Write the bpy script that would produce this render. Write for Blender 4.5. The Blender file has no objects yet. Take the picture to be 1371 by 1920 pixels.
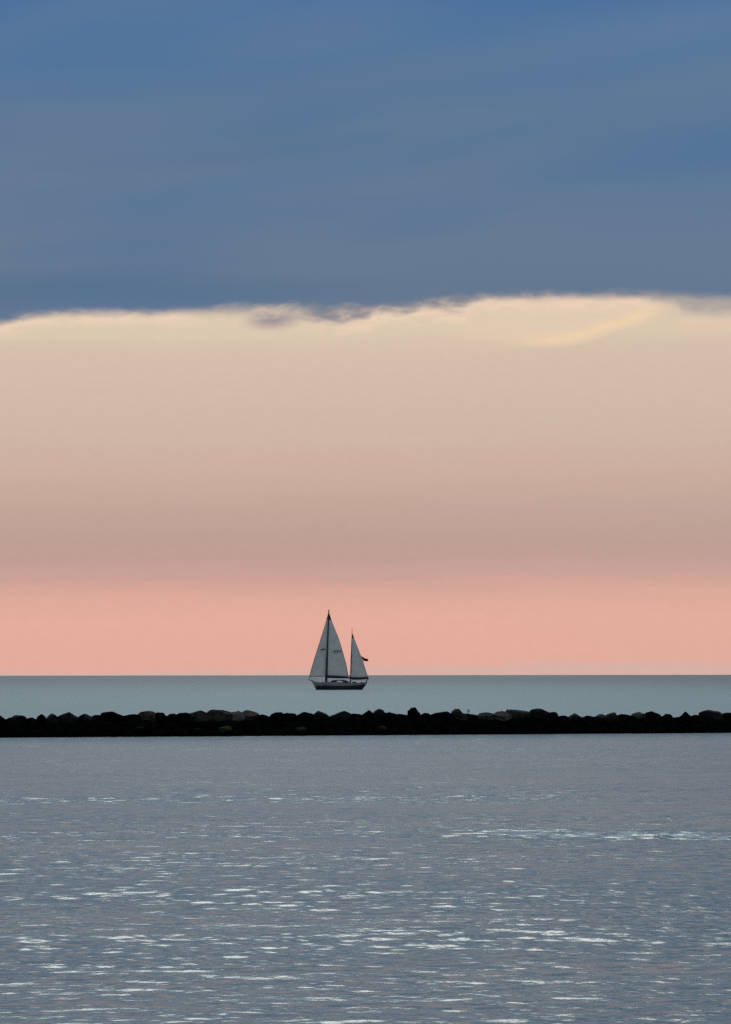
import bpy, bmesh, math, random
import numpy as np
from mathutils import Vector, Matrix, noise

C = bpy.context.scene.collection
S = bpy.context.scene
R = math.radians

def lin(r, g, b, a=1.0):
    f = lambda c: (c/255/12.92) if c/255 <= 0.04045 else ((c/255+0.055)/1.055)**2.4
    return (f(r), f(g), f(b), a)

# ------------------------------------------------------------------ camera
F_PX = 6000.0                     # focal length in pixels of the 1371 x 1920 photograph
CAM_H = 3.6
HOR = 1265.8                      # row of the horizon at the middle column
cam_d = bpy.data.cameras.new("camera")
cam_d.sensor_fit = 'VERTICAL'
cam_d.sensor_height = 24.0
cam_d.lens = 24.0 * F_PX / 1920.0
cam_d.clip_start = 0.5
cam_d.clip_end = 200000
cam = bpy.data.objects.new("camera", cam_d)
C.objects.link(cam)
pitch = math.atan((HOR - 960.0) / F_PX)
cam.matrix_world = (Matrix.Translation((0, 0, CAM_H)) @ Matrix.Rotation(math.pi/2 + pitch, 4, 'X')
                    @ Matrix.Rotation(R(-0.067), 4, 'Z'))
S.camera = cam

# ------------------------------------------------------------------ render look
S.view_settings.view_transform = 'Standard'
S.view_settings.look = 'None'
S.view_settings.exposure = 0.0
S.view_settings.gamma = 1.0
S.cycles.use_denoising = False
S.cycles.max_bounces = 6
S.cycles.adaptive_threshold = 0.005

# ------------------------------------------------------------------ node helpers
class NT:
    def __init__(s, tree):
        s.t = tree
    def new(s, typ, **kw):
        n = s.t.nodes.new(typ)
        for k, v in kw.items():
            setattr(n, k, v)
        return n
    def put(s, sock, v):
        if hasattr(v, 'is_output'):
            s.t.links.new(v, sock)
        else:
            sock.default_value = v
    def m(s, op, a, b=0.0, c=None, clamp=False):
        n = s.new('ShaderNodeMath', operation=op, use_clamp=clamp)
        s.put(n.inputs[0], a)
        s.put(n.inputs[1], b)
        if c is not None:
            s.put(n.inputs[2], c)
        return n.outputs[0]
    def smooth(s, x, lo, hi, a=0.0, b=1.0):
        n = s.new('ShaderNodeMapRange', interpolation_type='SMOOTHSTEP')
        s.put(n.inputs['Value'], x)
        s.put(n.inputs['From Min'], lo)
        s.put(n.inputs['From Max'], hi)
        s.put(n.inputs['To Min'], a)
        s.put(n.inputs['To Max'], b)
        return n.outputs['Result']
    def xyz(s, x, y, z=0.0):
        n = s.new('ShaderNodeCombineXYZ')
        for i, v in enumerate((x, y, z)):
            s.put(n.inputs[i], v)
        return n.outputs[0]
    def noise(s, vec, scale=1.0, detail=3.0, rough=0.5, dist=0.0):
        n = s.new('ShaderNodeTexNoise')
        s.put(n.inputs['Vector'], vec)
        n.inputs['Scale'].default_value = scale
        n.inputs['Detail'].default_value = detail
        n.inputs['Roughness'].default_value = rough
        n.inputs['Distortion'].default_value = dist
        return n.outputs['Fac']
    def mix(s, f, a, b, blend='MIX'):
        n = s.new('ShaderNodeMix', data_type='RGBA', blend_type=blend)
        s.put(n.inputs['Factor'], f)
        s.put(n.inputs['A'], a)
        s.put(n.inputs['B'], b)
        return n.outputs['Result']
    def mul(s, col, k):
        n = s.new('ShaderNodeVectorMath', operation='SCALE')
        s.put(n.inputs[0], col)
        s.put(n.inputs['Scale'], k)
        return n.outputs[0]
    def ramp(s, x, lo, hi, stops):
        f = s.m('DIVIDE', s.m('SUBTRACT', x, lo), hi - lo, clamp=True)
        n = s.new('ShaderNodeValToRGB')
        cr = n.color_ramp
        while len(cr.elements) > 1:
            cr.elements.remove(cr.elements[-1])
        first = True
        for p, col in stops:
            q = (p - lo) / (hi - lo)
            if first:
                e = cr.elements[0]; e.position = q; first = False
            else:
                e = cr.elements.new(q)
            e.color = lin(*col)
        s.put(n.inputs[0], f)
        return n.outputs['Color']
    def curve(s, x, lo, hi, pts, vlo, vhi):
        """piecewise smooth curve value(x); pts in real units"""
        n = s.new('ShaderNodeFloatCurve')
        c = n.mapping.curves[0]
        P = [((a - lo)/(hi - lo), (b - vlo)/(vhi - vlo)) for a, b in pts]
        c.points[0].location = P[0]
        c.points[1].location = P[-1]
        for p in P[1:-1]:
            c.points.new(*p)
        n.mapping.update()
        s.put(n.inputs['Value'], s.m('DIVIDE', s.m('SUBTRACT', x, lo), hi - lo, clamp=True))
        return s.m('ADD', s.m('MULTIPLY', n.outputs[0], vhi - vlo), vlo)

# ------------------------------------------------------------------ sky
SUN_EL, SUN_AZ = 35.0, -2.5           # degrees; azimuth from the view direction, + to the right
world = bpy.data.worlds.new("World")
S.world = world
world.use_nodes = True
wt = world.node_tree
wt.nodes.clear()
W = NT(wt)
tc = W.new('ShaderNodeTexCoord')
sep = W.new('ShaderNodeSeparateXYZ')
wt.links.new(tc.outputs['Generated'], sep.inputs[0])
dx, dy, dz = sep.outputs
el = W.m('MULTIPLY', W.m('ARCSINE', dz), 180/math.pi)
az = W.m('MULTIPLY', W.m('ARCTAN2', dx, dy), 180/math.pi)

# the clear band between the horizon and the cloud deck, dusty pink rising to cream
uv = W.xyz(W.m('MULTIPLY', az, 0.10), el)
n1 = W.noise(uv, 1.1, 3, 0.5)
n1b = W.noise(W.xyz(W.m('MULTIPLY', az, 0.22), W.m('MULTIPLY', el, 1.6)), 2.3, 4, 0.55)
elw = W.m('ADD', W.m('ADD', el, W.m('MULTIPLY', W.m('SUBTRACT', n1, 0.5), 0.42)), W.m('MULTIPLY', W.m('SUBTRACT', n1b, 0.5), 0.34))
elw = W.m('ADD', elw, W.m('MULTIPLY', az, -0.008))
clear = W.ramp(elw, -0.5, 8.0, [
    (-0.5, (214, 174, 164)), (0.04, (214, 176, 165)), (0.20, (227, 171, 156)), (1.0, (228, 173, 156)), (1.38, (222, 170, 153)),
    (1.75, (204, 162, 151)), (2.1, (192, 158, 148)), (2.5, (191, 160, 149)), (3.0, (195, 166, 152)), (3.7, (205, 175, 161)),
    (4.4, (207, 183, 167)), (5.3, (210, 188, 171)), (5.85, (213, 192, 172)), (6.15, (219, 200, 176)), (6.5, (219, 200, 177)), (8.0, (224, 206, 182))])
mott = W.noise(W.xyz(az, W.m('MULTIPLY', el, 1.6), 2.0), 5.0, 4, 0.6)
clear = W.mul(clear, W.smooth(mott, 0.25, 0.75, 0.986, 1.014))
clear = W.mix(W.smooth(az, -1.0, 7.0, 0.0, 0.05), clear, lin(190, 182, 168))
# lower edge of the cloud deck, as degrees of elevation over azimuth
K = 104.72
def px2az(p): return (p - 685.5) / K
def py2el(p): return (HOR - p) / K
edge_pts = [(-400, 600), (-150, 616), (0, 605), (60, 592), (130, 586), (200, 585), (280, 583), (330, 582), (400, 577), (470, 573), (560, 573), (640, 574), (700, 573),
            (780, 564), (860, 558), (900, 555), (1000, 552), (1100, 553), (1200, 552), (1280, 557), (1371, 560), (1500, 556), (1771, 575)]
edge2_pts = [(-400, 602), (-150, 619), (0, 609), (60, 594), (130, 588), (200, 587), (280, 585), (330, 586), (400, 592), (470, 590), (540, 591), (600, 602), (655, 602), (690, 595), (715, 585),
            (770, 585), (800, 578), (860, 577), (890, 563), (930, 558), (1000, 557), (1100, 557), (1200, 558), (1260, 566), (1300, 590), (1371, 592), (1500, 570), (1771, 580)]
edge = W.curve(az, px2az(-400), px2az(1771), [(px2az(a), py2el(b)) for a, b in [(p_, q_+5) for p_, q_ in edge_pts]], 5.5, 7.5)
edge2 = W.curve(az, px2az(-400), px2az(1771), [(px2az(a), py2el(b)) for a, b in [(p_, q_+(7 if p_ > 850 else 4)) for p_, q_ in edge2_pts]], 5.5, 7.5)
nf = W.noise(W.xyz(W.m('MULTIPLY', az, 1.0), W.m('MULTIPLY', el, 2.4)), 2.2, 4, 0.5, 0.4)
nl = W.noise(W.xyz(W.m('MULTIPLY', az, 0.35), W.m('MULTIPLY', el, 0.8)), 1.0, 3, 0.5)
wisp = W.m('ADD', 0.10, W.m('MULTIPLY', W.m('MULTIPLY', W.smooth(az, px2az(430), px2az(500)), W.smooth(az, px2az(900), px2az(760))), 0.13))
away = W.smooth(W.m('ABSOLUTE', az), 6.0, 16.0, 0.0, 3.0)
ed = W.m('ADD', edge, W.m('MULTIPLY', W.m('SUBTRACT', nf, 0.52), W.m('MULTIPLY', wisp, 1.7)))
ed = W.m('ADD', ed, W.m('MULTIPLY', W.m('SUBTRACT', nl, 0.5), away))
dd = W.m('SUBTRACT', el, ed)
deck = W.smooth(dd, -0.10, 0.15)
ed2 = W.m('ADD', edge2, W.m('MULTIPLY', W.m('SUBTRACT', nf, 0.5), W.m('ADD', 0.12, W.m('MULTIPLY', W.m('MULTIPLY', W.smooth(az, px2az(380), px2az(560)), W.smooth(az, px2az(1000), px2az(850))), 0.22))))
ed2 = W.m('ADD', ed2, W.m('MULTIPLY', W.m('SUBTRACT', nl, 0.5), away))
dd2 = W.m('SUBTRACT', el, ed2)
veil = W.smooth(dd2, -0.09, 0.17)
thin_m = W.m('MULTIPLY', W.smooth(az, px2az(300), px2az(350)), W.smooth(az, px2az(600), px2az(540)))
thin_r = W.smooth(az, px2az(1220), px2az(1290))
veil = W.m('MULTIPLY', veil, W.m('SUBTRACT', 0.92, W.m('MULTIPLY', W.m('MAXIMUM', thin_m, thin_r), 0.42)))
nf2 = W.noise(W.xyz(W.m('MULTIPLY', az, 0.9), W.m('MULTIPLY', el, 2.2), 4.0), 3.4, 4, 0.55, 0.3)
veil = W.m('MULTIPLY', veil, W.smooth(nf2, 0.2, 0.55, 0.55, 1.0))
rimv = W.m('MULTIPLY', W.smooth(dd2, -0.30, -0.04), W.smooth(nf2, 0.35, 0.6, 0.3, 1.0))
dim_r = W.smooth(az, px2az(1200), px2az(1300), 1.0, 0.25)
dim_m = W.m('SUBTRACT', 1.0, W.m('MULTIPLY', W.m('MULTIPLY', W.smooth(az, px2az(320), px2az(400)), W.smooth(az, px2az(680), px2az(600))), 0.7))
rim = W.m('MULTIPLY', W.m('MULTIPLY', rimv, W.m('MULTIPLY', dim_r, dim_m)), 0.95)
clear = W.mix(rim, clear, lin(237, 209, 185))
haze_r = W.m('MULTIPLY', W.m('MULTIPLY', W.smooth(az, px2az(1190), px2az(1270)), W.smooth(dd, -0.45, -0.02)), 0.55)
clear = W.mix(haze_r, clear, lin(186, 176, 166))
# the bright curl below the deck on the right
arc_pts = [(900, 640), (960, 642), (1040, 639), (1100, 629), (1150, 613), (1200, 597), (1240, 583), (1300, 560)]
arc = W.curve(az, px2az(900), px2az(1300), [(px2az(a), py2el(b)) for a, b in arc_pts], 5.5, 7.0)
ad = W.m('ABSOLUTE', W.m('SUBTRACT', W.m('ADD', el, W.m('MULTIPLY', W.m('SUBTRACT', nf, .5), 0.12)), arc))
glow = W.m('MULTIPLY', W.smooth(W.m('SUBTRACT', el, arc), -0.05, 0.1), W.m('MULTIPLY', W.smooth(az, px2az(720), px2az(1050)), W.smooth(az, px2az(1270), px2az(1150))))
clear = W.mix(W.m('MULTIPLY', glow, 0.28), clear, lin(236, 208, 180))
am = W.m('MULTIPLY', W.smooth(ad, 0.20, 0.0), W.m('MULTIPLY', W.smooth(az, px2az(900), px2az(1060)), W.smooth(az, px2az(1270), px2az(1200))))
clear = W.mix(W.m('MULTIPLY', am, 0.7), clear, lin(243, 211, 173))
# faint streak at far right
sm = W.m('MULTIPLY', W.smooth(W.m('ABSOLUTE', W.m('SUBTRACT', el, py2el(617))), 0.16, 0.0), W.smooth(az, px2az(1200), px2az(1330)))
clear = W.mix(W.m('MULTIPLY', sm, 0.5), clear, lin(226, 198, 168))

# the cloud deck: slate blue, soft slanting streaks
sh = W.m('SUBTRACT', el, W.m('MULTIPLY', az, 0.10))
s1 = W.noise(W.xyz(W.m('MULTIPLY', az, 0.13), sh, 3.7), 0.62, 2, 0.45)
s2 = W.noise(W.xyz(W.m('MULTIPLY', az, 0.16), sh, 9.1), 1.2, 2, 0.4)
base = W.ramp(el, 6.0, 30.0, [
    (6.0, (112, 123, 143)), (6.75, (97, 118, 144)), (7.3, (99, 121, 147)), (8.6, (99, 122, 149)), (9.6, (90, 119, 151)), (10.4, (90, 120, 154)),
    (11.3, (80, 118, 157)), (12.2, (70, 112, 161)), (13.5, (80, 116, 156)), (17.0, (100, 130, 150)), (23.0, (120, 146, 158)), (30.0, (132, 156, 164))])
st = W.m('ADD', W.m('MULTIPLY', W.smooth(s1, 0.34, 0.66), 0.6), W.m('MULTIPLY', W.smooth(s2, 0.3, 0.7), 0.4))
cl = W.mix(W.m('MULTIPLY', W.smooth(st, 0.65, 0.05), 0.34), base, lin(66, 110, 156))
cl = W.mix(W.m('MULTIPLY', W.smooth(st, 0.40, 0.95), 0.30), cl, lin(110, 127, 150))
# wide slanted pale streak high in the frame, deeper blue to the right middle and the upper left
def blob(px, py, wx, wy, slope=0.0):
    u = W.m('DIVIDE', W.m('SUBTRACT', az, px2az(px)), wx / K)
    v = W.m('DIVIDE', W.m('SUBTRACT', W.m('SUBTRACT', el, W.m('MULTIPLY', W.m('SUBTRACT', az, px2az(px)), slope)), py2el(py)), wy / K)
    r = W.m('SQRT', W.m('ADD', W.m('MULTIPLY', u, u), W.m('MULTIPLY', v, v)))
    return W.smooth(r, 1.0, 0.0)
cl = W.mix(W.m('MULTIPLY', blob(1330, 300, 480, 190, 0.1), 0.36), cl, lin(70, 112, 156))
cl = W.mix(W.m('MULTIPLY', blob(100, 545, 800, 45, 0.02), 0.6), cl, lin(82, 112, 140))
cl = W.mix(W.m('MULTIPLY', blob(1300, 60, 600, 80, 0.12), 0.6), cl, lin(98, 126, 158))
cl = W.mix(W.m('MULTIPLY', blob(150, 100, 600, 110, 0.12), 0.6), cl, lin(72, 113, 157))
cl = W.mix(W.m('MULTIPLY', blob(120, 240, 560, 60, 0.05), 0.6), cl, lin(103, 122, 150))
cl = W.mix(W.m('MULTIPLY', blob(720, 150, 620, 70, 0.13), 0.5), cl, lin(99, 123, 152))
cl = W.mix(W.m('MULTIPLY', blob(380, 300, 520, 34, 0.06), 0.45), cl, lin(84, 114, 146))
deckcol = W.mix(0.12, cl, lin(104, 120, 142))
# mauve fragment hanging below the edge of the deck, left of the middle
frag = W.m('MULTIPLY', blob(512, 600, 75, 26, 0.05), W.smooth(nf2, 0.25, 0.5, 0.5, 1.0))
clear = W.mix(W.m('MULTIPLY', frag, 0.8), clear, lin(132, 128, 144))
clear = W.mix(veil, clear, lin(134, 134, 144))
low = W.mix(deck, clear, deckcol)

# higher up, outside the picture: the deck breaks into bright pale openings ahead, dusk grey-blue overhead and behind
nb = W.noise(tc.outputs['Generated'], 3.2, 5, 0.55, 0.5)
front = W.smooth(dy, -0.25, 0.55)
opening = W.m('MULTIPLY', W.m('MULTIPLY', W.smooth(el, 26.0, 36.0), W.smooth(el, 74.0, 50.0)), W.smooth(nb, 0.42, 0.60))
opening = W.m('MULTIPLY', opening, front)
sky = W.new('ShaderNodeTexSky', sky_type='NISHITA')
sky.sun_disc = False
sky.sun_elevation = R(SUN_EL)
sky.sun_rotation = R(SUN_AZ)
sky.air_density = 1.0
sky.dust_density = 2.0
nish = W.mul(sky.outputs[0], 0.12)
up = W.mix(1.0, nish, (0.62, 0.72, 0.74, 1), 'ADD')
highc = W.mix(opening, low, up)
back = W.smooth(dy, 0.35, -0.35)
highc = W.mix(W.m('MULTIPLY', back, 1.0), highc, lin(160, 168, 176))
bg = W.new('ShaderNodeBackground')
wt.links.new(highc, bg.inputs['Color'])
bg.inputs['Strength'].default_value = 1.0
wo = W.new('ShaderNodeOutputWorld')
wt.links.new(bg.outputs[0], wo.inputs['Surface'])
world.cycles.sampling_method = 'MANUAL'
world.cycles.sample_map_resolution = 1024

# ------------------------------------------------------------------ sun (veiled behind the high cloud)
sun_d = bpy.data.lights.new("sun", 'SUN')
sun_d.energy = 0.26
sun_d.angle = R(16)
sun_d.color = (0.93, 1.0, 0.98)
sun = bpy.data.objects.new("sun", sun_d)
C.objects.link(sun)
sdir = Vector((math.sin(R(SUN_AZ))*math.cos(R(SUN_EL)), math.cos(R(SUN_AZ))*math.cos(R(SUN_EL)), math.sin(R(SUN_EL))))
sun.rotation_euler = sdir.to_track_quat('Z', 'Y').to_euler()

# ------------------------------------------------------------------ object helpers
def link(name, me, parent=None, mats=()):
    o = bpy.data.objects.new(name, me)
    C.objects.link(o)
    for mt in mats:
        me.materials.append(mt)
    if parent is not None:
        o.parent = parent
    return o
def tag(o, label=None, category=None, group=None, kind=None):
    if label: o['label'] = label
    if category: o['category'] = category
    if group: o['group'] = group
    if kind: o['kind'] = kind
    return o
def bm_obj(name, bm, mats, parent=None, smooth=False):
    me = bpy.data.meshes.new(name)
    bmesh.ops.recalc_face_normals(bm, faces=bm.faces[:])
    bm.to_mesh(me)
    bm.free()
    if smooth:
        for p in me.polygons: p.use_smooth = True
    return link(name, me, parent, mats if isinstance(mats, (list, tuple)) else (mats,))

def principled(name, col, rough=0.6, **kw):
    mt = bpy.data.materials.new(name)
    mt.use_nodes = True
    N = NT(mt.node_tree)
    b = mt.node_tree.nodes['Principled BSDF']
    b.inputs['Base Color'].default_value = (*col, 1)
    b.inputs['Roughness'].default_value = rough
    for k, v in kw.items():
        b.inputs[k].default_value = v
    return mt, N, b

# ------------------------------------------------------------------ breakwater line
BW_A, BW_B = 191.9, 0.287            # y of the front waterline = A + B * x
def bw_y(x): return BW_A + BW_B * x

# ------------------------------------------------------------------ water
def water_mat(name, base, fine, spec_rough, outer):
    mt, N, b = principled(name, base, spec_rough, IOR=1.333)
    tcn = N.new('ShaderNodeTexCoord')
    sp = N.new('ShaderNodeSeparateXYZ')
    N.t.links.new(tcn.outputs['Object'], sp.inputs[0])
    x, y, z = sp.outputs
    h = None
    for (sc, sx, sy, amp, ang) in fine:
        ca, sa = math.cos(ang), math.sin(ang)
        u = N.m('ADD', N.m('MULTIPLY', x, ca*sx), N.m('MULTIPLY', y, sa*sx))
        v = N.m('ADD', N.m('MULTIPLY', x, -sa*sy), N.m('MULTIPLY', y, ca*sy))
        nn = N.m('MULTIPLY', N.noise(N.xyz(u, v, sc*0.37), sc, 2, 0.5), amp)
        h = nn if h is None else N.m('ADD', h, nn)
    patch = N.noise(N.xyz(N.m('MULTIPLY', x, 0.05), N.m('MULTIPLY', y, 0.10)), 1.0, 3, 0.55)
    h = N.m('MULTIPLY', h, N.smooth(patch, 0.3, 0.7, 0.7, 1.3))
    bp = N.new('ShaderNodeBump')
    bp.inputs['Strength'].default_value = 1.0
    bp.inputs['Distance'].default_value = 1.0
    N.t.links.new(h, bp.inputs['Height'])
    N.t.links.new(bp.outputs[0], b.inputs['Normal'])
    return mt, N, b, (x, y, z)

harb_mat, hN, hb, hxyz = water_mat('harbour_water', (0.100, 0.155, 0.186),
    [(0.7, 0.45, 1.0, 0.10, 0.1), (1.6, 0.5, 1.0, 0.062, -0.1), (6.0, 0.55, 1.0, 0.020, 0.2), (15.0, 0.55, 1.0, 0.006, -0.3)], 0.22, False)
ysm = hN.m('ABSOLUTE', hxyz[1])
hN.put(hb.inputs['Roughness'], hN.smooth(ysm, 35.0, 150.0, 0.235, 0.28))      # ripples too small to model blur the far water
sea_mat, sN, sb, sxyz = water_mat('open_sea', (0.060, 0.105, 0.115),
    [(1.2, 0.5, 1.0, 0.04, 0.15), (5.0, 0.6, 1.0, 0.01, -0.25)], 0.5, True)

# pale churned froth left along a boat's old wake on the right
fx, fy = hxyz[0], hxyz[1]
yc = hN.m('SUBTRACT', 74.1, hN.m('MULTIPLY', fx, 0.30))
wv = hN.m('DIVIDE', hN.m('ABSOLUTE', hN.m('SUBTRACT', fy, yc)), 3.4)
foam = hN.m('MULTIPLY', hN.smooth(wv, 1.0, 0.2), hN.smooth(fx, 0.8, 4.0))
fn = hN.noise(hN.xyz(hN.m('MULTIPLY', fx, 1.9), hN.m('MULTIPLY', fy, 1.1)), 1.0, 5, 0.65)
fth = hN.m('SUBTRACT', 0.74, hN.m('MULTIPLY', foam, 0.28))
foamm = hN.m('MULTIPLY', hN.m('MULTIPLY', hN.smooth(hN.m('SUBTRACT', fn, fth), -0.03, 0.10), hN.smooth(foam, 0.0, 0.3)), 0.9)
hN.put(hb.inputs['Base Color'], hN.mix(foamm, (0.100, 0.155, 0.186, 1), (0.46, 0.58, 0.55, 1)))
gx, gy = sxyz[0], sxyz[1]
turb = sN.noise(sN.xyz(sN.m('MULTIPLY', gx, 0.004), sN.m('MULTIPLY', gy, 0.0016)), 1.0, 3, 0.5)
nearf = sN.m('MULTIPLY', sN.smooth(sN.m('LOGARITHM', gy, 10.0), 3.45, 2.62), sN.smooth(turb, 0.2, 0.7, 0.8, 1.15))
sN.put(sb.inputs['Base Color'], sN.mix(nearf, (0.055, 0.085, 0.115, 1), (0.15, 0.26, 0.29, 1)))

HALF, NX, NY = 0.22, 1000, 1900
APEX = 20.0                        # the fan of mesh columns spreads from this far behind the origin
Y0 = 22.0
def smoothstep(a, b, x):
    t = np.clip((x - a)/(b - a), 0, 1)
    return t*t*(3 - 2*t)
u = np.linspace(-HALF, HALF, NX)
t = np.linspace(0, 1, NY)
# rows run from Y0 out to the heart of the breakwater (a slanting line), columns fan out
Yend = (BW_A + 2.2 + BW_B*u*APEX) / (1 - BW_B*u)            # y where x = u*y meets the line
YY = Y0 * (Yend[None, :]/Y0) ** t[:, None]
XX = u[None, :] * (YY + APEX)
rng = np.random.default_rng(7)
Z = np.zeros_like(YY, dtype=np.float32)
dxl = (2*HALF/NX) * (YY + APEX)                         # local mesh step
dyl = np.log(Yend[None, :]/Y0)/NY * YY
def vnoise(x, y, seed, n=14, lmin=6, lmax=30):
    r = np.random.default_rng(seed)
    o = np.zeros_like(x)
    for i in range(n):
        L = lmin*(lmax/lmin)**r.random(); a = r.random()*2*math.pi
        o += np.sin(2*math.pi/L*(x*math.cos(a)*0.5 + y*math.sin(a)) + r.random()*6.28)
    return o/math.sqrt(n/2)
env = 0.85 + 0.20*vnoise(XX, YY, 3) 
env = np.clip(env, 0.55, 1.25)
env *= 0.83 + 0.31*smoothstep(110, 30, YY)
band1 = np.exp(-((YY-94-0.05*XX)/3.2)**2) * smoothstep(9, 2, XX)
yc2 = 73.5 - 0.30*(XX-2.0)
band2 = np.exp(-((YY-yc2)/2.3)**2) * smoothstep(1.5, 3.5, XX)
chop = 1 + 0.5*vnoise(XX, YY, 21, 16, 1.0, 4.0)
env = env + 1.1*band1*np.clip(chop, 0, 2) + 1.3*band2*np.clip(chop, 0.2, 2)
NW = 90
for i in range(NW):
    q = (i + rng.random())/NW
    L = 0.09*(1.1/0.09)**q
    a = rng.normal(0, 0.43)
    k = 2*math.pi/L
    slope = 0.14*math.sqrt(2.0/NW)*(1.25 - 0.85*q)
    amp = slope/k
    ph = k*(XX*math.sin(a) + YY*math.cos(a)) + rng.random()*6.28
    keep = smoothstep(2.2, 4.0, L/np.maximum(dxl, dyl*abs(math.cos(a)) + 1e-6))
    gi = 1 + 0.35*np.sin(k*0.11*(XX*math.cos(a*3+i)+YY*math.sin(a*3+i)) + i)
    Z += (amp*keep*gi*env*np.sin(ph)).astype(np.float32)
fade = smoothstep(HALF, HALF*0.94, np.abs(u))[None, :] * smoothstep(0, 0.02, t)[:, None]
Z *= fade
verts = np.stack([XX, YY, Z], -1).reshape(-1, 3).astype(np.float32)
ii = np.arange(NX*NY).reshape(NY, NX)
quads = np.stack([ii[:-1, :-1], ii[:-1, 1:], ii[1:, 1:], ii[1:, :-1]], -1).reshape(-1, 4)
# the rest of the harbour, calm sheets butted to the fan
ex = []
FAR = 3000.0
def pt(x, y): ex.append((x, y, 0.0)); return NX*NY + len(ex) - 1
lb, rb = ii[:, 0], ii[:, -1]
pl0 = pt(-FAR, Y0); pl1 = pt(-FAR, bw_y(-FAR)+2.2 if False else 60.0)
xl, yl = float(XX[-1, 0]), float(YY[-1, 0]); xr, yr = float(XX[-1, -1]), float(YY[-1, -1])
XE = 500.0
a0 = pt(-XE, Y0); a1 = pt(-XE, bw_y(-XE) + 2.2)
b0 = pt(XE, Y0); b1 = pt(XE, bw_y(XE) + 2.2)
c0 = pt(-XE, -60); c1 = pt(XE, -60)
extra_faces = [[int(c0), int(c1), int(b0), int(rb[0]), int(lb[0]), int(a0)],
               [int(a0), int(lb[0]), int(lb[-1]), int(a1)],
               [int(rb[0]), int(b0), int(b1), int(rb[-1])]]
ex_keep = ex
allv = np.concatenate([verts, np.array(ex_keep, dtype=np.float32)])
me = bpy.data.meshes.new('harbour_water')
me.vertices.add(len(allv))
me.vertices.foreach_set('co', allv.ravel())
nq = len(quads)
loops = np.concatenate([quads.ravel(), np.array([v for f in extra_faces for v in f])]).astype(np.int32)
starts = np.concatenate([np.arange(nq)*4, nq*4 + np.cumsum([0]+[len(f) for f in extra_faces[:-1]])]).astype(np.int32)
me.loops.add(len(loops))
me.loops.foreach_set('vertex_index', loops)
me.polygons.add(len(starts))
me.polygons.foreach_set('loop_start', starts)
me.polygons.foreach_set('use_smooth', np.concatenate([np.ones(nq, bool), np.zeros(len(extra_faces), bool)]))
me.update(calc_edges=True)
me.validate()
tag(link('harbour_water', me, None, (harb_mat,)), kind='structure')
del XX, YY, Z, verts, quads, loops, env, band1, band2, chop, ph, keep, gi, dxl, dyl, yc2

def bw_in(x): return bw_y(x) + 2.2
BIG = 90000.0
bm = bmesh.new()
p = [bm.verts.new(v) for v in [(-XE, bw_in(-XE), 0), (XE, bw_in(XE), 0), (XE, -60, 0), (BIG, -60, 0), (BIG, BIG, 0), (-BIG, BIG, 0), (-BIG, -60, 0), (-XE, -60, 0)]]
bm.faces.new([p[0], p[1], p[4], p[5]]); bm.faces.new([p[1], p[2], p[3], p[4]]); bm.faces.new([p[7], p[0], p[5], p[6]])
tag(bm_obj('sea', bm, sea_mat), kind='structure')

# ------------------------------------------------------------------ breakwater rocks
def rock_mat(name, c1, c2, rough=0.85, spec=0.06):
    mt, N, b = principled(name, c1, rough)
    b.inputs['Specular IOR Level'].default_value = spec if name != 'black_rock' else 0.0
    tcn = N.new('ShaderNodeTexCoord')
    oi = N.new('ShaderNodeObjectInfo')
    v = N.new('ShaderNodeVectorMath', operation='ADD')
    N.t.links.new(tcn.outputs['Object'], v.inputs[0]); N.t.links.new(oi.outputs['Random'], v.inputs[1])
    a = N.noise(v.outputs[0], 2.6, 6, 0.6)
    N.put(b.inputs['Base Color'], N.mix(N.smooth(a, 0.35, 0.65), (*c1, 1), (*c2, 1)))
    bp = N.new('ShaderNodeBump')
    bp.inputs['Strength'].default_value = 0.6; bp.inputs['Distance'].default_value = 0.06
    N.put(bp.inputs['Height'], N.noise(v.outputs[0], 6.0, 8, 0.65))
    N.t.links.new(bp.outputs[0], b.inputs['Normal'])
    return mt
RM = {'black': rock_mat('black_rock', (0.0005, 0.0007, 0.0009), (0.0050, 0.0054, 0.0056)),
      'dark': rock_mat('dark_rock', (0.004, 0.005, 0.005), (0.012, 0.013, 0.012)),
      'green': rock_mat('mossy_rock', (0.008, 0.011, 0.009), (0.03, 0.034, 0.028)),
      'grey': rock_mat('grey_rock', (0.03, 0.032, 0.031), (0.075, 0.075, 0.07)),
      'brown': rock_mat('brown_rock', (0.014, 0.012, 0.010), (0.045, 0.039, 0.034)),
      'algae': rock_mat('algae_rock', (0.02, 0.023, 0.014), (0.07, 0.075, 0.045))}

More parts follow.
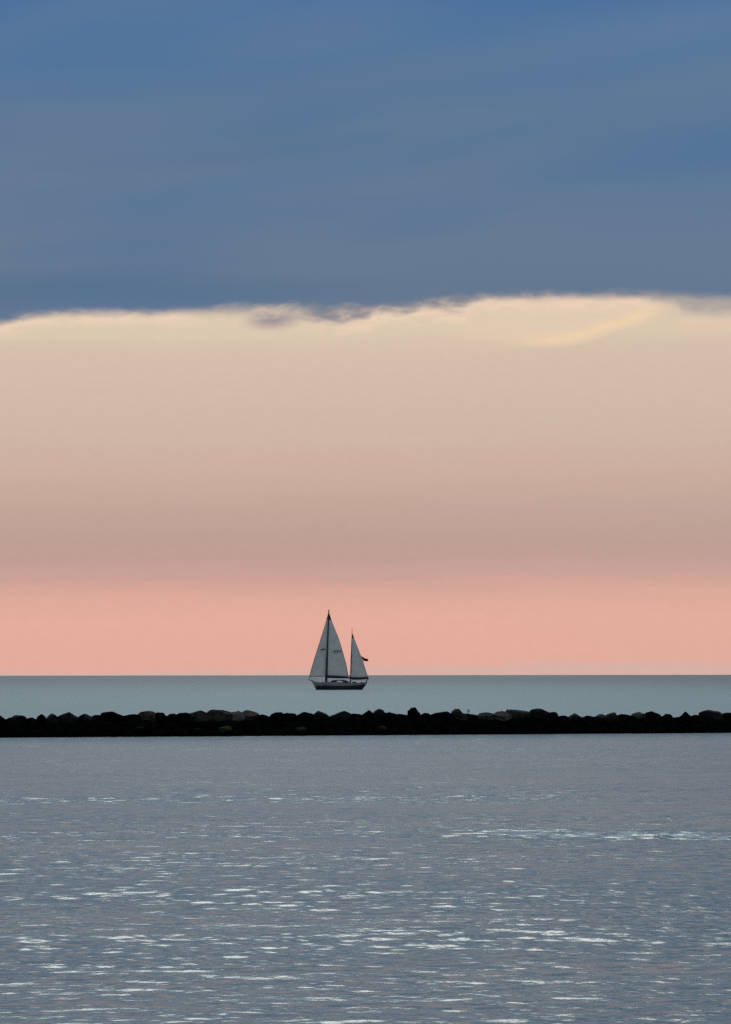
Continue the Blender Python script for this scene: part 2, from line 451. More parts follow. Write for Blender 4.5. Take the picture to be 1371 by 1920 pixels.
def ico(sub=3):
    bm = bmesh.new()
    bmesh.ops.create_icosphere(bm, subdivisions=sub, radius=1.0)
    return bm
def rock_bm(seed, style='round', apex=0.5, sub=3, rough=0.07):
    """unit rock: half extents 1, apex 0..1 places the top along x"""
    rnd = random.Random(seed)
    bm = ico(sub)
    n = {'round': 3.3, 'block': 5.0, 'slab': 4.5, 'peak': 3.2}[style]
    off = Vector((rnd.random()*50, rnd.random()*50, rnd.random()*50))
    planes = []
    for _ in range(13 if style != 'round' else 10):
        d = Vector((rnd.gauss(0, 1), rnd.gauss(0, .6), rnd.gauss(0, .9))).normalized()
        planes.append((d, rnd.uniform(0.72, 0.98)))
    for v in bm.verts:
        c = v.co.normalized()
        r = (abs(c.x)**n + abs(c.y)**n + abs(c.z)**n) ** (-1.0/n)
        q = c*r
        for d, h in planes:
            s = q.dot(d)
            if s > h:
                q -= d*(s-h)*0.97
        q *= 1 + rough*1.6*(noise.noise(q*1.7+off)) + rough*0.8*noise.noise(q*4.5+off)
        ax = apex*2-1
        if style == 'peak' and q.z > 0:
            f = abs(q.x-ax)/(1+abs(ax))
            q.z *= max(0.12, 1 - 0.85*f)
        elif style in ('round', 'block', 'slab') and q.z > 0:
            q.z *= 1 - 0.28*abs(q.x-ax)/(1+abs(ax)) * (1.0 if style == 'slab' else 0.6)
        v.co = q
    # refit to the unit box
    xs = [v.co.x for v in bm.verts]; ys = [v.co.y for v in bm.verts]; zs = [v.co.z for v in bm.verts]
    for v in bm.verts:
        v.co.x = 2*(v.co.x-min(xs))/(max(xs)-min(xs))-1
        v.co.y = 2*(v.co.y-min(ys))/(max(ys)-min(ys))-1
        v.co.z = 2*(v.co.z-min(zs))/(max(zs)-min(zs))-1
    return bm

def hor_row(px): return HOR - (px-685.5)*0.0012
def at(px, off):
    """point on the breakwater seen at column px, 'off' metres behind its front waterline"""
    k = (px-685.5)/F_PX
    y = (BW_A + off)/(1 - BW_B*k)
    return k*y, y
def height_at(py, px, y):
    return CAM_H - (py - hor_row(px))*y/F_PX

G_CREST = 'rocks along the crest of the breakwater'
CREST = [  # x0, x1, row of the top, style, apex, material, label
 (-22, 14, 1341, 'round', .4, 'black', 'black rounded rock at the left end of the crest, cut by the frame'),
 (8, 27, 1345, 'round', .5, 'black', 'low black rock filling the dip beside the leftmost crest rock'),
 (23, 49, 1340.3, 'block', .45, 'dark', 'flat-topped dark rock, second bump from the left end of the crest'),
 (45, 72, 1345, 'slab', .5, 'black', 'low flat black rock between the flat-topped rock and a small point'),
 (68, 85, 1338.6, 'peak', .75, 'black', 'small pointed black rock just left of a narrow notch'),
 (86, 113, 1337.2, 'peak', .42, 'dark', 'dark peaked rock just right of the narrow notch'),
 (108, 145, 1334.8, 'peak', .62, 'dark', 'larger peaked rock left of the deep gap in the left crest'),
 (146, 178, 1337.8, 'round', .3, 'dark', 'rounded rock with a greyish lower face right of the deep gap'),
 (172, 198, 1340, 'slab', .6, 'black', 'low black slab leading up to a wide dome in the left crest'),
 (192, 230, 1333.6, 'round', .55, 'black', 'wide domed black rock in the left third of the crest'),
 (224, 264, 1338.6, 'slab', .6, 'black', 'long low black rock between the wide dome and the pale brown rock'),
 (259, 291, 1332.4, 'round', .45, 'brown', 'brownish rock with a paler left face in the left crest'),
 (287, 314, 1335.2, 'block', .4, 'black', 'flat black rock directly right of the brownish rock'),
 (309, 340, 1337.6, 'slab', .5, 'black', 'long low black slab between two slightly higher black rocks'),
 (334, 362, 1335.6, 'block', .6, 'black', 'square-shouldered black rock left of the mossy slabs'),
 (357, 391, 1331.8, 'round', .65, 'green', 'greenish rock leaning against the left side of the long slab'),
 (386, 436, 1329.9, 'slab', .1, 'green', 'long greenish slab sloping down to the right beside the pale block'),
 (432, 458, 1332.4, 'block', .7, 'grey', 'pale grey squared block, the lightest rock on the crest'),
 (454, 485, 1331.2, 'round', .3, 'brown', 'dark reddish rounded rock right of the pale grey squared block'),
 (480, 510, 1339, 'slab', .4, 'black', 'low black rock in the dip right of the reddish rock'),
 (506, 533, 1334.8, 'round', .45, 'black', 'small black dome, first of two left of the boat'),
 (529, 556, 1336, 'round', .35, 'black', 'small black dome, second of two left of the boat'),
 (555, 587, 1334.6, 'block', .35, 'black', 'squared black rock below the bow of the sailboat'),
 (584, 621, 1332.2, 'peak', .35, 'dark', 'low peaked rock directly below the main mast of the sailboat'),
 (616, 662, 1332.4, 'peak', .6, 'dark', 'broad low peak with a pale fleck below the mizzen of the sailboat'),
 (656, 682, 1337.6, 'slab', .4, 'black', 'low black slab just right of the rock below the mizzen'),
 (676, 702, 1330.8, 'peak', .6, 'black', 'black pointed rock leaning right, left of the tilted wedge'),
 (698, 720, 1328.6, 'peak', .85, 'dark', 'tilted wedge-shaped rock with a steep right side'),
 (715, 748, 1334.6, 'slab', .4, 'black', 'flat black slab between the tilted wedge and the upright rock'),
 (742, 770, 1338, 'slab', .3, 'black', 'lowest black rock immediately left of the upright rock'),
 (765.5, 787.5, 1325.6, 'block', .35, 'black', 'upright rounded block standing tallest on the crest'),
 (784, 816, 1336.2, 'slab', .5, 'black', 'flat black rock immediately right of the upright rock'),
 (810, 850, 1333.4, 'slab', .7, 'black', 'long black slab rising towards the pointed mossy rock'),
 (845, 874, 1328.4, 'peak', .25, 'green', 'pointed greenish rock left of the thin weed stalks'),
 (866, 896, 1337.4, 'slab', .35, 'black', 'low sloping black rock that the thin weed stalks grow from'),
 (897, 932, 1335.4, 'round', .7, 'green', 'grey-green rock rising from the gap at its left side'),
 (927, 956, 1332.6, 'block', .5, 'grey', 'pale grey-brown rock between two grey-green rocks'),
 (950, 990, 1329.8, 'block', .9, 'green', 'grey-green block with a vertical right edge at the narrow slot'),
 (993, 1032, 1328, 'round', .5, 'dark', 'big rounded rock with a dull purple face right of the narrow slot'),
 (1023, 1048, 1334.6, 'block', .6, 'black', 'black shoulder rock against the big rounded rock'),
 (1044, 1070, 1341, 'slab', .5, 'black', 'low black rock in the dip after the black shoulder rock'),
 (1064, 1092, 1336.6, 'peak', .5, 'dark', 'small isolated peaked rock in the right crest'),
 (1086, 1118, 1341.4, 'slab', .5, 'black', 'low black slab between the isolated peak and the brown rock'),
 (1112, 1140, 1338.4, 'round', .7, 'brown', 'brown rock with a warm grey face in the right crest'),
 (1134, 1158, 1335.2, 'round', .4, 'dark', 'dark domed rock touching the right side of the brown rock'),
 (1152, 1188, 1338.2, 'slab', .4, 'black', 'long flat black rock left of the mossy dome'),
 (1183, 1210, 1334.8, 'round', .45, 'green', 'greyish-green dome beside the square black rock'),
 (1206, 1236, 1333.2, 'block', .5, 'black', 'square black rock standing above its neighbours in the right crest'),
 (1236, 1260, 1338.2, 'round', .4, 'black', 'small black rounded rock left of the shallow gap'),
 (1255, 1278, 1345, 'slab', .5, 'black', 'lowest flat black rock lying in the shallow right gap'),
 (1272, 1297, 1333.8, 'peak', .45, 'black', 'sharp black peak right of the shallow gap'),
 (1292, 1319, 1340, 'slab', .5, 'black', 'low black rock between the sharp peak and the last dome'),
 (1312, 1354, 1330.6, 'round', .42, 'dark', 'wide dark dome near the right end of the crest'),
 (1348, 1392, 1335.8, 'slab', .3, 'black', 'flat black rock at the right end of the crest, cut by the frame')]
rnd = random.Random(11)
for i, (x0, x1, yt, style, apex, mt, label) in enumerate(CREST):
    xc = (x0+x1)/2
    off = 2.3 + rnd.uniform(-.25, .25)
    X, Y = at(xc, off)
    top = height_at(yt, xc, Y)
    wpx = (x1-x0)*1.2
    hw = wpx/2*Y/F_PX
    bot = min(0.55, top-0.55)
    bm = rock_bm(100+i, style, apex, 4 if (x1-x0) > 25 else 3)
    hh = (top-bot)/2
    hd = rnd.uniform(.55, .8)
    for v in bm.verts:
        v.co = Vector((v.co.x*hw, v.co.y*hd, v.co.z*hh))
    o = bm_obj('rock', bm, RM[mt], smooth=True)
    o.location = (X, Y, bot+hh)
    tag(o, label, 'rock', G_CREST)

# prototypes shared by the rocks of the face, the toe and the seaward side
protos = []
for k in range(14):
    me_ = bpy.data.meshes.new('rock')
    bm = rock_bm(500+k, ['round', 'block', 'slab', 'peak', 'block'][k % 5], rnd.uniform(.2, .8), 3, 0.09)
    bm.to_mesh(me_); bm.free()
    for p_ in me_.polygons: p_.use_smooth = True
    me_.materials.append(RM['black'])
    protos.append(me_)
def fill_rock(x, off, z, hw, hd, hh, label, group, mat=None, seed=0):
    r_ = random.Random(seed)
    src = r_.choice(protos)
    o = bpy.data.objects.new('rock', src)
    C.objects.link(o)
    o.location = (x, bw_y(x)+off, z)
    o.scale = (hw, hd, hh)
    o.rotation_euler = (r_.uniform(-.12, .12), r_.uniform(-.15, .15), r_.uniform(-.4, .4) + (math.pi if r_.random() < .5 else 0))
    if mat:
        o.material_slots[0].link = 'OBJECT'
        o.material_slots[0].material = RM[mat]
    tag(o, label, 'rock', group)
    return o
sd = 0
L_FACE = 'black rock in the shadowed front face of the breakwater, below the crest'
L_TOE = 'black wet rock at the waterline along the foot of the breakwater'
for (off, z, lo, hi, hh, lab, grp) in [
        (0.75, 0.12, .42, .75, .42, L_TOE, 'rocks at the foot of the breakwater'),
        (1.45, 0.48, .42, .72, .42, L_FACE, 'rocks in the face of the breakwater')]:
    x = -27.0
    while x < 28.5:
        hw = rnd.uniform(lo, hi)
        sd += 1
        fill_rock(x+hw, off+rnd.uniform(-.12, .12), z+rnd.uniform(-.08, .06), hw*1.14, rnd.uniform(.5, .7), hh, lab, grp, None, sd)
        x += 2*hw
# the rocks past the frame on either side and on the seaward slope
L_OUT = 'black rock of the breakwater beyond the edge of the picture'
for side in (-1, 1):
    x = 24.0
    while x < 34:
        hw = rnd.uniform(.45, .75); sd += 1
        fill_rock(side*(x+hw), 2.3, .75, hw*1.12, .7, rnd.uniform(.5, .66), L_OUT, 'rocks beyond the frame', None, sd)
        x += 2*hw
x = -27.0
while x < 28:
    hw = rnd.uniform(.6, .9); sd += 1
    fill_rock(x+hw, 3.8, .15, hw*1.14, .8, .55, 'black rock on the hidden seaward slope of the breakwater', 'rocks on the seaward slope', None, sd)
    x += 2*hw
# a few rocks of the face in paler stone
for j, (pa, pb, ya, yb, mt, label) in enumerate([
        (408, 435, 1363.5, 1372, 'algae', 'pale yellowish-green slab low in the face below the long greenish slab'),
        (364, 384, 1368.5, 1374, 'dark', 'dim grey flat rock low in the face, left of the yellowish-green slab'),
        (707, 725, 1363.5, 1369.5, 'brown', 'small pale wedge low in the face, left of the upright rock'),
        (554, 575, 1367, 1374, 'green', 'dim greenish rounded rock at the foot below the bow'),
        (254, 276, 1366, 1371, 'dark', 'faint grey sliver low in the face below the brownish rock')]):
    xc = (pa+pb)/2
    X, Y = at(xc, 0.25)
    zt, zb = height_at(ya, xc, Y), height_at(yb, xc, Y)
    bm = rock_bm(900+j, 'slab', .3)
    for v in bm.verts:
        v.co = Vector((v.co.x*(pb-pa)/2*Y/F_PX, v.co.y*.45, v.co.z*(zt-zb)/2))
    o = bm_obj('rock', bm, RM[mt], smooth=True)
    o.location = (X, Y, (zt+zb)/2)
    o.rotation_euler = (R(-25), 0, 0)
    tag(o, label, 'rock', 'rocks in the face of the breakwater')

# packed rubble between and beneath the rocks
bm = bmesh.new()
rows = []
NXC = 160
for i in range(NXC+1):
    x = -36 + 72*i/NXC
    prof = [(0.25, -0.6), (0.38, 0.10), (1.0, 0.38), (1.7, 0.86), (2.3, 0.98), (2.9, 0.80), (4.0, 0.2), (4.9, -0.6)]
    rows.append([bm.verts.new((x + .1*noise.noise(Vector((x*3, a, 0))), bw_y(x)+a+.16*noise.noise(Vector((x*2, a*3, 5))), b+.14*noise.noise(Vector((x*2.2, a*2, 1))) if b > 0 else b)) for a, b in prof])
for a, b in zip(rows[:-1], rows[1:]):
    for j in range(len(a)-1):
        bm.faces.new([a[j], b[j], b[j+1], a[j+1]])
bm.faces.new(rows[0]); bm.faces.new(rows[-1][::-1])
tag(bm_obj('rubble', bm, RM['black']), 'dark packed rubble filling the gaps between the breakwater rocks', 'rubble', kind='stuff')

# thin weed stalks
def tube(bm, pts, r0, r1, n=6, mat=0):
    prev = None
    for i, p_ in enumerate(pts):
        p_ = Vector(p_)
        d = (Vector(pts[min(i+1, len(pts)-1)]) - Vector(pts[max(i-1, 0)])).normalized()
        a = d.orthogonal().normalized(); b = d.cross(a)
        r = r0 + (r1-r0)*i/(len(pts)-1)
        ring = [bm.verts.new(p_ + (a*math.cos(2*math.pi*k/n) + b*math.sin(2*math.pi*k/n))*r) for k in range(n)]
        if prev:
            for k in range(n):
                f = bm.faces.new([prev[k], prev[(k+1) % n], ring[(k+1) % n], ring[k]]); f.material_index = mat
        else:
            bm.faces.new(ring[::-1]).material_index = mat
        prev = ring
    bm.faces.new(prev).material_index = mat
weed_m, _, _ = principled('dry_weed', (0.10, 0.09, 0.07), 0.8)
X, Y = at(877, 2.3)
bm = bmesh.new()
r_ = random.Random(5)
for k in range(5):
    a = r_.uniform(0, 6.28); l = r_.uniform(.18, .30)
    dxx, dyy = math.cos(a)*.09, math.sin(a)*.09
    tube(bm, [(0, 0, -0.1), (dxx*.4, dyy*.4, l*.5), (dxx, dyy, l)], .006, .003, 5)
    for q in (.5, .7, .95):
        c = Vector((dxx*q, dyy*q, l*q)); s = .03
        vs = [bm.verts.new(c+Vector(v_)) for v_ in ((-s, 0, 0), (0, .006, -s*.4), (s, 0, s*.5), (0, -.006, s))]
        bm.faces.new(vs)
o = bm_obj('weed', bm, weed_m)
o.location = (X, Y, height_at(1338.5, 877, Y))
tag(o, 'thin dry weed stalks poking up from the crest, right of the pointed greenish rock', 'weed')

# ------------------------------------------------------------------ the sailboat
YB = 788.0
SC = YB / F_PX
PX0, PYW = 635.0, 1293.3
def bx(px): return (px-PX0)*SC
def bz(py): return (PYW-py)*SC
boat = bpy.data.objects.new('sailboat', None)
C.objects.link(boat)
boat.location = ((PX0-685.5)/F_PX*YB, YB, 0)
tag(boat, 'two-masted sailboat with three grey sails and a dark flag, sailing left on the open sea', 'sailboat')

sail_m, N_, b_ = principled('sailcloth', (0.6, 0.6, 0.6), 0.8)
tcn = N_.new('ShaderNodeTexCoord')
spn = N_.new('ShaderNodeSeparateXYZ'); N_.t.links.new(tcn.outputs['Object'], spn.inputs[0])
seam = N_.m('FRACT', N_.m('MULTIPLY', N_.m('ADD', spn.outputs[2], N_.m('MULTIPLY', spn.outputs[0], .18)), 0.9))
seamm = N_.smooth(seam, 0.03, 0.0, 0.0, 0.35)
nse = N_.noise(tcn.outputs['Object'], 0.7, 3, .5)
cc = N_.mix(N_.smooth(nse, .3, .7), (0.57, 0.57, 0.56, 1), (0.66, 0.65, 0.63, 1))
cc = N_.mix(seamm, cc, (0.36, 0.38, 0.38, 1))
N_.put(b_.inputs['Base Color'], cc)
tape_m, _, _ = principled('sail_edge_tape', (0.06, 0.028, 0.025), 0.8)
navy_m, _, _ = principled('navy_canvas', (0.010, 0.014, 0.024), 0.8)
spar_m, _, _ = principled('dark_spar', (0.012, 0.016, 0.026), 0.5)
wire_m, _, _ = principled('rigging_wire', (0.05, 0.05, 0.055), 0.5)
flag_m, _, _ = principled('maroon_flag', (0.040, 0.008, 0.010), 0.8)
gel_m, _, _ = principled('grey_topsides', (0.23, 0.22, 0.23), 0.45)
band_shade_m, _, _ = principled('navy_band_and_aft_shade', (0.012, 0.015, 0.022), 0.4)
deck_m, _, _ = principled('deck', (0.16, 0.15, 0.14), 0.7)
glass_m, _, _ = principled('cabin_glass', (0.01, 0.012, 0.016), 0.1)
steel_m, _, _ = principled('steel_rail', (0.25, 0.26, 0.28), 0.35, Metallic=0.8)

def interp(pts, t):
    """pts: (row, column) list sorted by row; returns column at row t"""
    for (r0, c0), (r1, c1) in zip(pts[:-1], pts[1:]):
        if t <= r1:
            return c0 + (c1-c0)*(t-r0)/(r1-r0)
    return pts[-1][1]
def sail(name, luff, leech, top, foot_l, foot_r, camber, nu=18, nv=44, tape=0.16):
    """rows from the foot (foot_l .. foot_r) to top; luff/leech = (row, column)"""
    bm = bmesh.new()
    grid = []
    for j in range(nv+1):
        s = j/nv
        row = []
        for i in range(nu+1):
            u_ = i/nu
            u_ = [0, .012, .03][i] if i < 3 else ([.97, .988, 1][i-nu+2] if i > nu-3 else u_)
            pl = foot_l + (top-foot_l)*s
            pr = foot_r + (top-foot_r)*s
            xl_ = interp(luff, pl); xr_ = interp(leech, pr)
            px = xl_ + (xr_-xl_)*u_
            py = pl + (pr-pl)*u_
            w = (xr_-xl_)*SC
            yy = camber*w*math.sin(math.pi*min(1, u_**0.75)) + 0.10*w*u_*(1+s)
            if j == 0: py += -0.8*math.sin(math.pi*u_)*0
            row.append(bm.verts.new((bx(px), yy, bz(py))))
        grid.append(row)
    for j in range(nv):
        for i in range(nu):
            f = bm.faces.new([grid[j][i], grid[j][i+1], grid[j+1][i+1], grid[j+1][i]])
            edge_ = i < 2 or i >= nu-2
            f.material_index = 1 if (edge_ or j > nv*0.885) else 0
    o = bm_obj(name, bm, (sail_m, tape_m), boat, smooth=True)
    md = o.modifiers.new('thickness', 'SOLIDIFY'); md.thickness = 0.03; md.offset = 0
    return o

genoa = sail('genoa', [(1147, 616.2), (1157, 613.6), (1177, 608), (1200, 600.5), (1235, 589.2), (1252, 584.2), (1269.5, 579.6)],
             [(1147, 616.6), (1200, 613.6), (1269.5, 610.6)], 1147, 1269.5, 1269.3, .06)
mainsail = sail('mainsail', [(1149, 616.6), (1267, 612.4)],
                [(1149, 617.2), (1163, 621.6), (1174, 625.9), (1198, 635.5), (1223, 643), (1248, 649.7), (1268.5, 653.2)], 1149, 1266.8, 1268.6, .08)
mizzen = sail('mizzen_sail', [(1187, 659.9), (1200, 658.9), (1230, 657.6), (1269, 656.6)],
              [(1187, 660.3), (1194, 662.9), (1211, 669.4), (1231, 677), (1243, 681.5), (1261, 687), (1269, 689.8)], 1187, 1269, 1269, .08)

# dark marks on the sails: an illegible short row of characters on the mainsail, a bar on the headsail
def marks(parent, name, strokes, ycam, depth=.04):
    bm = bmesh.new()
    for (x0, x1, r0, r1, sl) in strokes:
        vs = []
        for yy in (ycam, ycam+depth):
            for (px, py) in ((x0, r1), (x1, r1-sl), (x1, r0-sl), (x0, r0)):
                vs.append(bm.verts.new((bx(px), yy, bz(py))))
        bmesh.ops.convex_hull(bm, input=vs)
    return bm_obj(name, bm, navy_mark, parent)
navy_mark, _, _ = principled('sail_lettering', (0.02, 0.027, 0.035), 0.8)
strokes = []
r_ = random.Random(3)
for k in range(5):
    x0 = 626 + k*2.9
    strokes += [(x0, x0+.9, 1218.9, 1223.3, 0), (x0+.9, x0+2.2, 1218.9 if k % 2 else 1220.4, 1220.2 if k % 2 else 1221.8, 0)]
    if k < 3: strokes.append((x0+.9, x0+2.2, 1222.2, 1223.3, 0))
m_ = marks(mainsail, 'sail_number', strokes, -0.25)
m_ = marks(genoa, 'sail_bar', [(601.5, 606, 1217.2, 1219.4, .6), (605, 609.5, 1216.5, 1218.5, .5)], -0.25)

def spar(name, a, b, r0, r1, mat, parent=boat, n=12, y0=0, y1=0):
    bm = bmesh.new()
    A = Vector((bx(a[0]), y0, bz(a[1]))); B = Vector((bx(b[0]), y1, bz(b[1])))
    tube(bm, [A.lerp(B, q/6) for q in range(7)], r0, r1, n)
    return bm_obj(name, bm, mat, parent, smooth=True)
mast = spar('mast', (611.3, 1283), (616.7, 1143.2), .30, .13, spar_m, y0=-.1, y1=-.1)
mz = spar('mizzen_mast', (656.7, 1284), (660.2, 1178), .15, .05, spar_m, y0=-.1, y1=-.1)
for (par, cx_, cy_, w_) in ((mast, 613.8, 1218, 1.5), (mast, 615.3, 1180, 1.1), (mz, 658.6, 1228, .8)):
    bm = bmesh.new()
    tube(bm, [(bx(cx_)+.25, -w_-.1, bz(cy_)+.1), (bx(cx_), -.1, bz(cy_)), (bx(cx_)+.25, w_-.1, bz(cy_)+.1)], .05, .05, 8)
    bm_obj('spreader', bm, spar_m, par)
# booms with the gathered sail cover around them: a sagging sleeve
def boom(name, pts, r, yspread):
    bm = bmesh.new()
    prev = None; n = 14
    for i, (px, py, rr) in enumerate(pts):
        ring = []
        for k in range(n):
            a = 2*math.pi*k/n
            ring.append(bm.verts.new((bx(px), .12 + math.cos(a)*r*.75 + yspread*(px-pts[0][0])*SC, bz(py)+math.sin(a)*r*rr)))
        if prev:
            for k in range(n): bm.faces.new([prev[k], prev[(k+1) % n], ring[(k+1) % n], ring[k]])
        else: bm.faces.new(ring[::-1])
        prev = ring
    bm.faces.new(prev)
    return bm_obj(name, bm, navy_m, boat, smooth=True)
boom('main_boom', [(611.5, 1268.8, .8), (615, 1268.9, 1.05), (622, 1269.2, 1.0), (632, 1269.6, .95), (642, 1270, .85), (650, 1270.3, .7), (657.5, 1270.8, .5)], .32, .1)
boom('mizzen_boom', [(656.5, 1271.6, .8), (661, 1272, 1.0), (670, 1272.2, 1.0), (680, 1271.9, .95), (687, 1271.3, .85), (691, 1270.7, .6)], .34, .1)

# hull: lofted between the stem at the left and the counter stern at the right
ST = [ # column, sheer row, half beam at sheer, half beam at waterline, keel depth (m)
 (584.0, 1276.6, .05, .00, None), (588, 1277.6, .55, .0, None), (593, 1278.6, 1.0, .05, .1), (597, 1279.2, 1.3, .45, .3), (605, 1280.0, 1.65, 1.0, .55),
 (615, 1280.7, 1.9, 1.5, .7), (630, 1281.2, 2.05, 1.8, .8), (645, 1281.4, 2.05, 1.8, .8), (658, 1281.2, 1.9, 1.55, .7), (670, 1280.6, 1.65, 1.1, .5),
 (678, 1280.0, 1.4, .55, .2), (683, 1279.6, 1.2, .3, None), (687.6, 1279.2, 1.0, .2, None)]
def low_row(px):     # lowest visible row of the hull profile at a column
    return interp([(584, 1277.4), (586.5, 1281.5), (590, 1287), (594.5, 1292.2), (597, 1293.6), (677, 1293.8), (680, 1291.5), (684, 1287), (687.6, 1281.6)][0:0] or
                  [(584, 1277.4), (586.5, 1281.5), (590, 1287), (594.5, 1292.2), (597, 1293.6), (677, 1293.8), (680, 1291.5), (684, 1287), (687.6, 1281.6)], px)
bm = bmesh.new()
loops_ = []
NL = 9
for (px, sr, hb_s, hb_w, keel) in ST:
    zt = bz(sr); zl = bz(low_row(px))
    if keel: zl = -keel
    pts = []
    for k in range(NL):
        f = k/(NL-1)
        z_ = zt + (zl-zt)*f
        wl = hb_w + (hb_s-hb_w)*max(0, min(1, (z_)/(max(zt, .01))))**.8 if z_ > 0 else hb_w*max(0, 1 - (-z_)/(keel or 1))**.6
        if k == NL-1: wl = 0.0 if keel else min(wl, .02 + hb_w*.3)
        pts.append((bx(px), wl, z_))
    loop = [bm.verts.new((x_, -y_, z_)) for x_, y_, z_ in pts] + [bm.verts.new((x_, y_, z_)) for x_, y_, z_ in pts[::-1]]
    loops_.append(loop)
for a, b in zip(loops_[:-1], loops_[1:]):
    n = len(a)
    for k in range(n-1):
        f = bm.faces.new([a[k], b[k], b[k+1], a[k+1]])
        zc = sum(v.co.z for v in f.verts)/4; xc_ = sum(v.co.x for v in f.verts)/4
        # navy band below, its climb aft is shade painted onto the turned stern
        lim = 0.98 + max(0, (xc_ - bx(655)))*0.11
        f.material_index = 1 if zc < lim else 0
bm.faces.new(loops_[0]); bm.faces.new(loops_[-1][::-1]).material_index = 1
hull = bm_obj('hull', bm, (gel_m, band_shade_m), boat)
# deck just below the sheer line
bm = bmesh.new()
l1, l2 = [], []
for (px, sr, hb_s, hb_w, keel) in ST:
    l1.append(bm.verts.new((bx(px), -hb_s*.985, bz(sr)-.05))); l2.append(bm.verts.new((bx(px), hb_s*.985, bz(sr)-.05)))
for k in range(len(l1)-1): bm.faces.new([l1[k], l1[k+1], l2[k+1], l2[k]])
bm_obj('deck', bm, deck_m, boat)
# bowsprit and pulpit
spar('bowsprit', (588, 1277.0), (577.6, 1273.6), .17, .10, gel_m, y0=0, y1=0)
bm = bmesh.new()
for s_ in (-1, 1):
    tube(bm, [(bx(578), 0, bz(1270)), (bx(581), s_*.35, bz(1270.2)), (bx(586), s_*.8, bz(1271.5)), (bx(592), s_*1.0, bz(1272.6))], .03, .03, 6)
    for (px, y_, zt_) in ((580, .25, 1274.4), (585, .5, 1276.6), (592, .95, 1278)):
        tube(bm, [(bx(px), s_*y_, bz(zt_)), (bx(px), s_*y_, bz(zt_-5.2))], .025, .025, 6)
bm_obj('pulpit', bm, steel_m, boat)
# lifelines
bm = bmesh.new()
for s_ in (-1, 1):
    pts = [(bx(px), s_*(hb_s*.95), bz(sr)+.62) for (px, sr, hb_s, hb_w, keel) in ST[2:]]
    tube(bm, pts, .012, .012, 5)
    for p_ in pts: tube(bm, [(p_[0], p_[1], p_[2]-.62), p_], .018, .018, 5)
bm_obj('guardrail', bm, steel_m, boat)

def solid(name, profile, hw_, mat, parent=boat, taper=.85, y=0.0, smooth=False):
    """closed prism from a (column,row) outline, narrowed towards the top"""
    bm = bmesh.new()
    rmin = min(p_[1] for p_ in profile); rmax = max(p_[1] for p_ in profile)
    lv, rv = [], []
    for px, py in profile:
        f = (rmax-py)/(rmax-rmin+1e-6)
        w_ = hw_*(1-(1-taper)*f)
        lv.append(bm.verts.new((bx(px), y-w_, bz(py)))); rv.append(bm.verts.new((bx(px), y+w_, bz(py))))
    n = len(lv)
    for k in range(n): bm.faces.new([lv[k], lv[(k+1) % n], rv[(k+1) % n], rv[k]])
    bm.faces.new(lv[::-1]); bm.faces.new(rv)
    return bm_obj(name, bm, mat, parent, smooth)
cab = solid('cabin', [(600, 1280.5), (602, 1278.8), (617, 1278.2), (640, 1278.6), (656, 1279.2), (657, 1282), (600, 1282)], 1.25, gel_m)
for (a, b) in ((604, 609), (612, 617), (641, 646), (648, 653)):
    bm = bmesh.new()
    bmesh.ops.create_cube(bm, size=1)
    for v in bm.verts: v.co = Vector((bx((a+b)/2)+v.co.x*(b-a)*SC*.8, -1.19+v.co.y*.1, bz(1279.9)+v.co.z*.12))
    bm_obj('porthole', bm, glass_m, cab)
solid('spray_hood', [(618.5, 1280), (621, 1277), (624, 1275.4), (628, 1274.9), (631, 1275.2), (632.5, 1277), (630.5, 1279), (626, 1280.4)], 1.15, navy_m)
solid('bimini_top', [(628, 1275.5), (632, 1274.8), (642, 1274.6), (647, 1275.2), (650, 1276.6), (654, 1279), (656, 1281), (650, 1281.6), (646, 1280.6), (643, 1278.3), (639, 1276.4)], 1.2, navy_m)
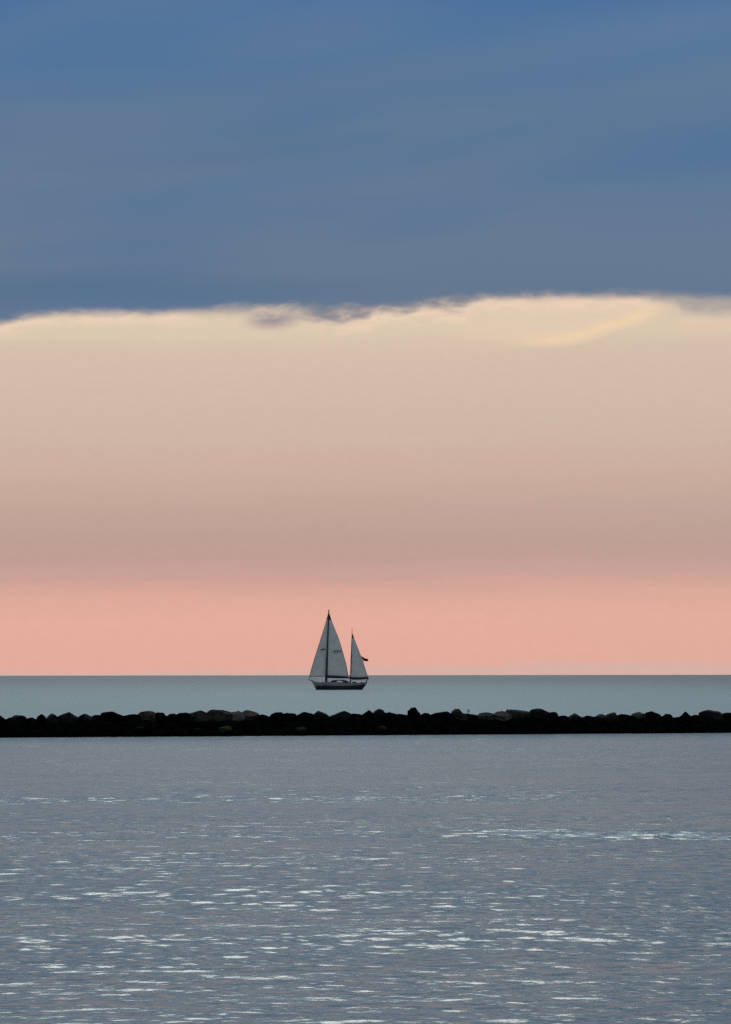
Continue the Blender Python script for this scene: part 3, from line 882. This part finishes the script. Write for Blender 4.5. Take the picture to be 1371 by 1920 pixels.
bun = solid('stowed_bundle', [(659.5, 1281), (661, 1279.2), (663.5, 1277.9), (666, 1278.2), (668, 1279.8), (671, 1280.4), (671, 1281.5), (660, 1281.5)], .5, navy_m, taper=.6)
solid('stowed_bundle', [(674, 1281.5), (675.5, 1279.4), (678.5, 1278.8), (681.5, 1279.6), (682.5, 1281.5)], .45, navy_m, taper=.6, y=-.3)
# davit at the stern
bm = bmesh.new()
for s_ in (-.7, .7):
    tube(bm, [(bx(686), s_, bz(1281)), (bx(687.6), s_, bz(1276)), (bx(690.4), s_, bz(1272.5))], .14, .12, 8)
tube(bm, [(bx(687), -.8, bz(1279)), (bx(687), .8, bz(1279))], .14, .14, 8)
bm_obj('davit', bm, spar_m, boat)
# flag streaming aft from the mizzen leech
bm = bmesh.new()
NU, NV = 16, 6
fg = []
for j in range(NV+1):
    row = []
    for i in range(NU+1):
        u_, v_ = i/NU, j/NV
        tx, ty = 676.8 + (690.2-676.8)*u_, 1230.4 + (1236.6-1230.4)*u_**.9
        lx, ly = 681.3 + (690.6-681.3)*u_, 1239.6 + (1240.2-1239.6)*u_
        px, py = tx+(lx-tx)*v_, ty+(ly-ty)*v_
        row.append(bm.verts.new((bx(px), -.35+.14*math.sin(u_*7+v_), bz(py)+.05*math.sin(u_*9))))
    fg.append(row)
for j in range(NV):
    for i in range(NU): bm.faces.new([fg[j][i], fg[j][i+1], fg[j+1][i+1], fg[j+1][i]])
fl = bm_obj('flag', bm, flag_m, boat, smooth=True)
md = fl.modifiers.new('thickness', 'SOLIDIFY'); md.thickness = .03
# standing rigging
bm = bmesh.new()
def wire(a, b, y0, y1): tube(bm, [(bx(a[0]), y0, bz(a[1])), (bx(b[0]), y1, bz(b[1]))], .012, .012, 5)
wire((578.5, 1273.6), (616.5, 1146), 0, -.1)
wire((660, 1182), (688, 1279), -.1, 0)
for s_ in (-1.8, 1.8):
    wire((609, 1280), (616.2, 1150), s_, -.1); wire((614.5, 1280.5), (615.3, 1180), s_, -.1)
    wire((660, 1281), (660, 1185), s_*.9, -.1); wire((654, 1281), (659.4, 1205), s_*.9, -.1)
bm_obj('rigging', bm, wire_m, boat)
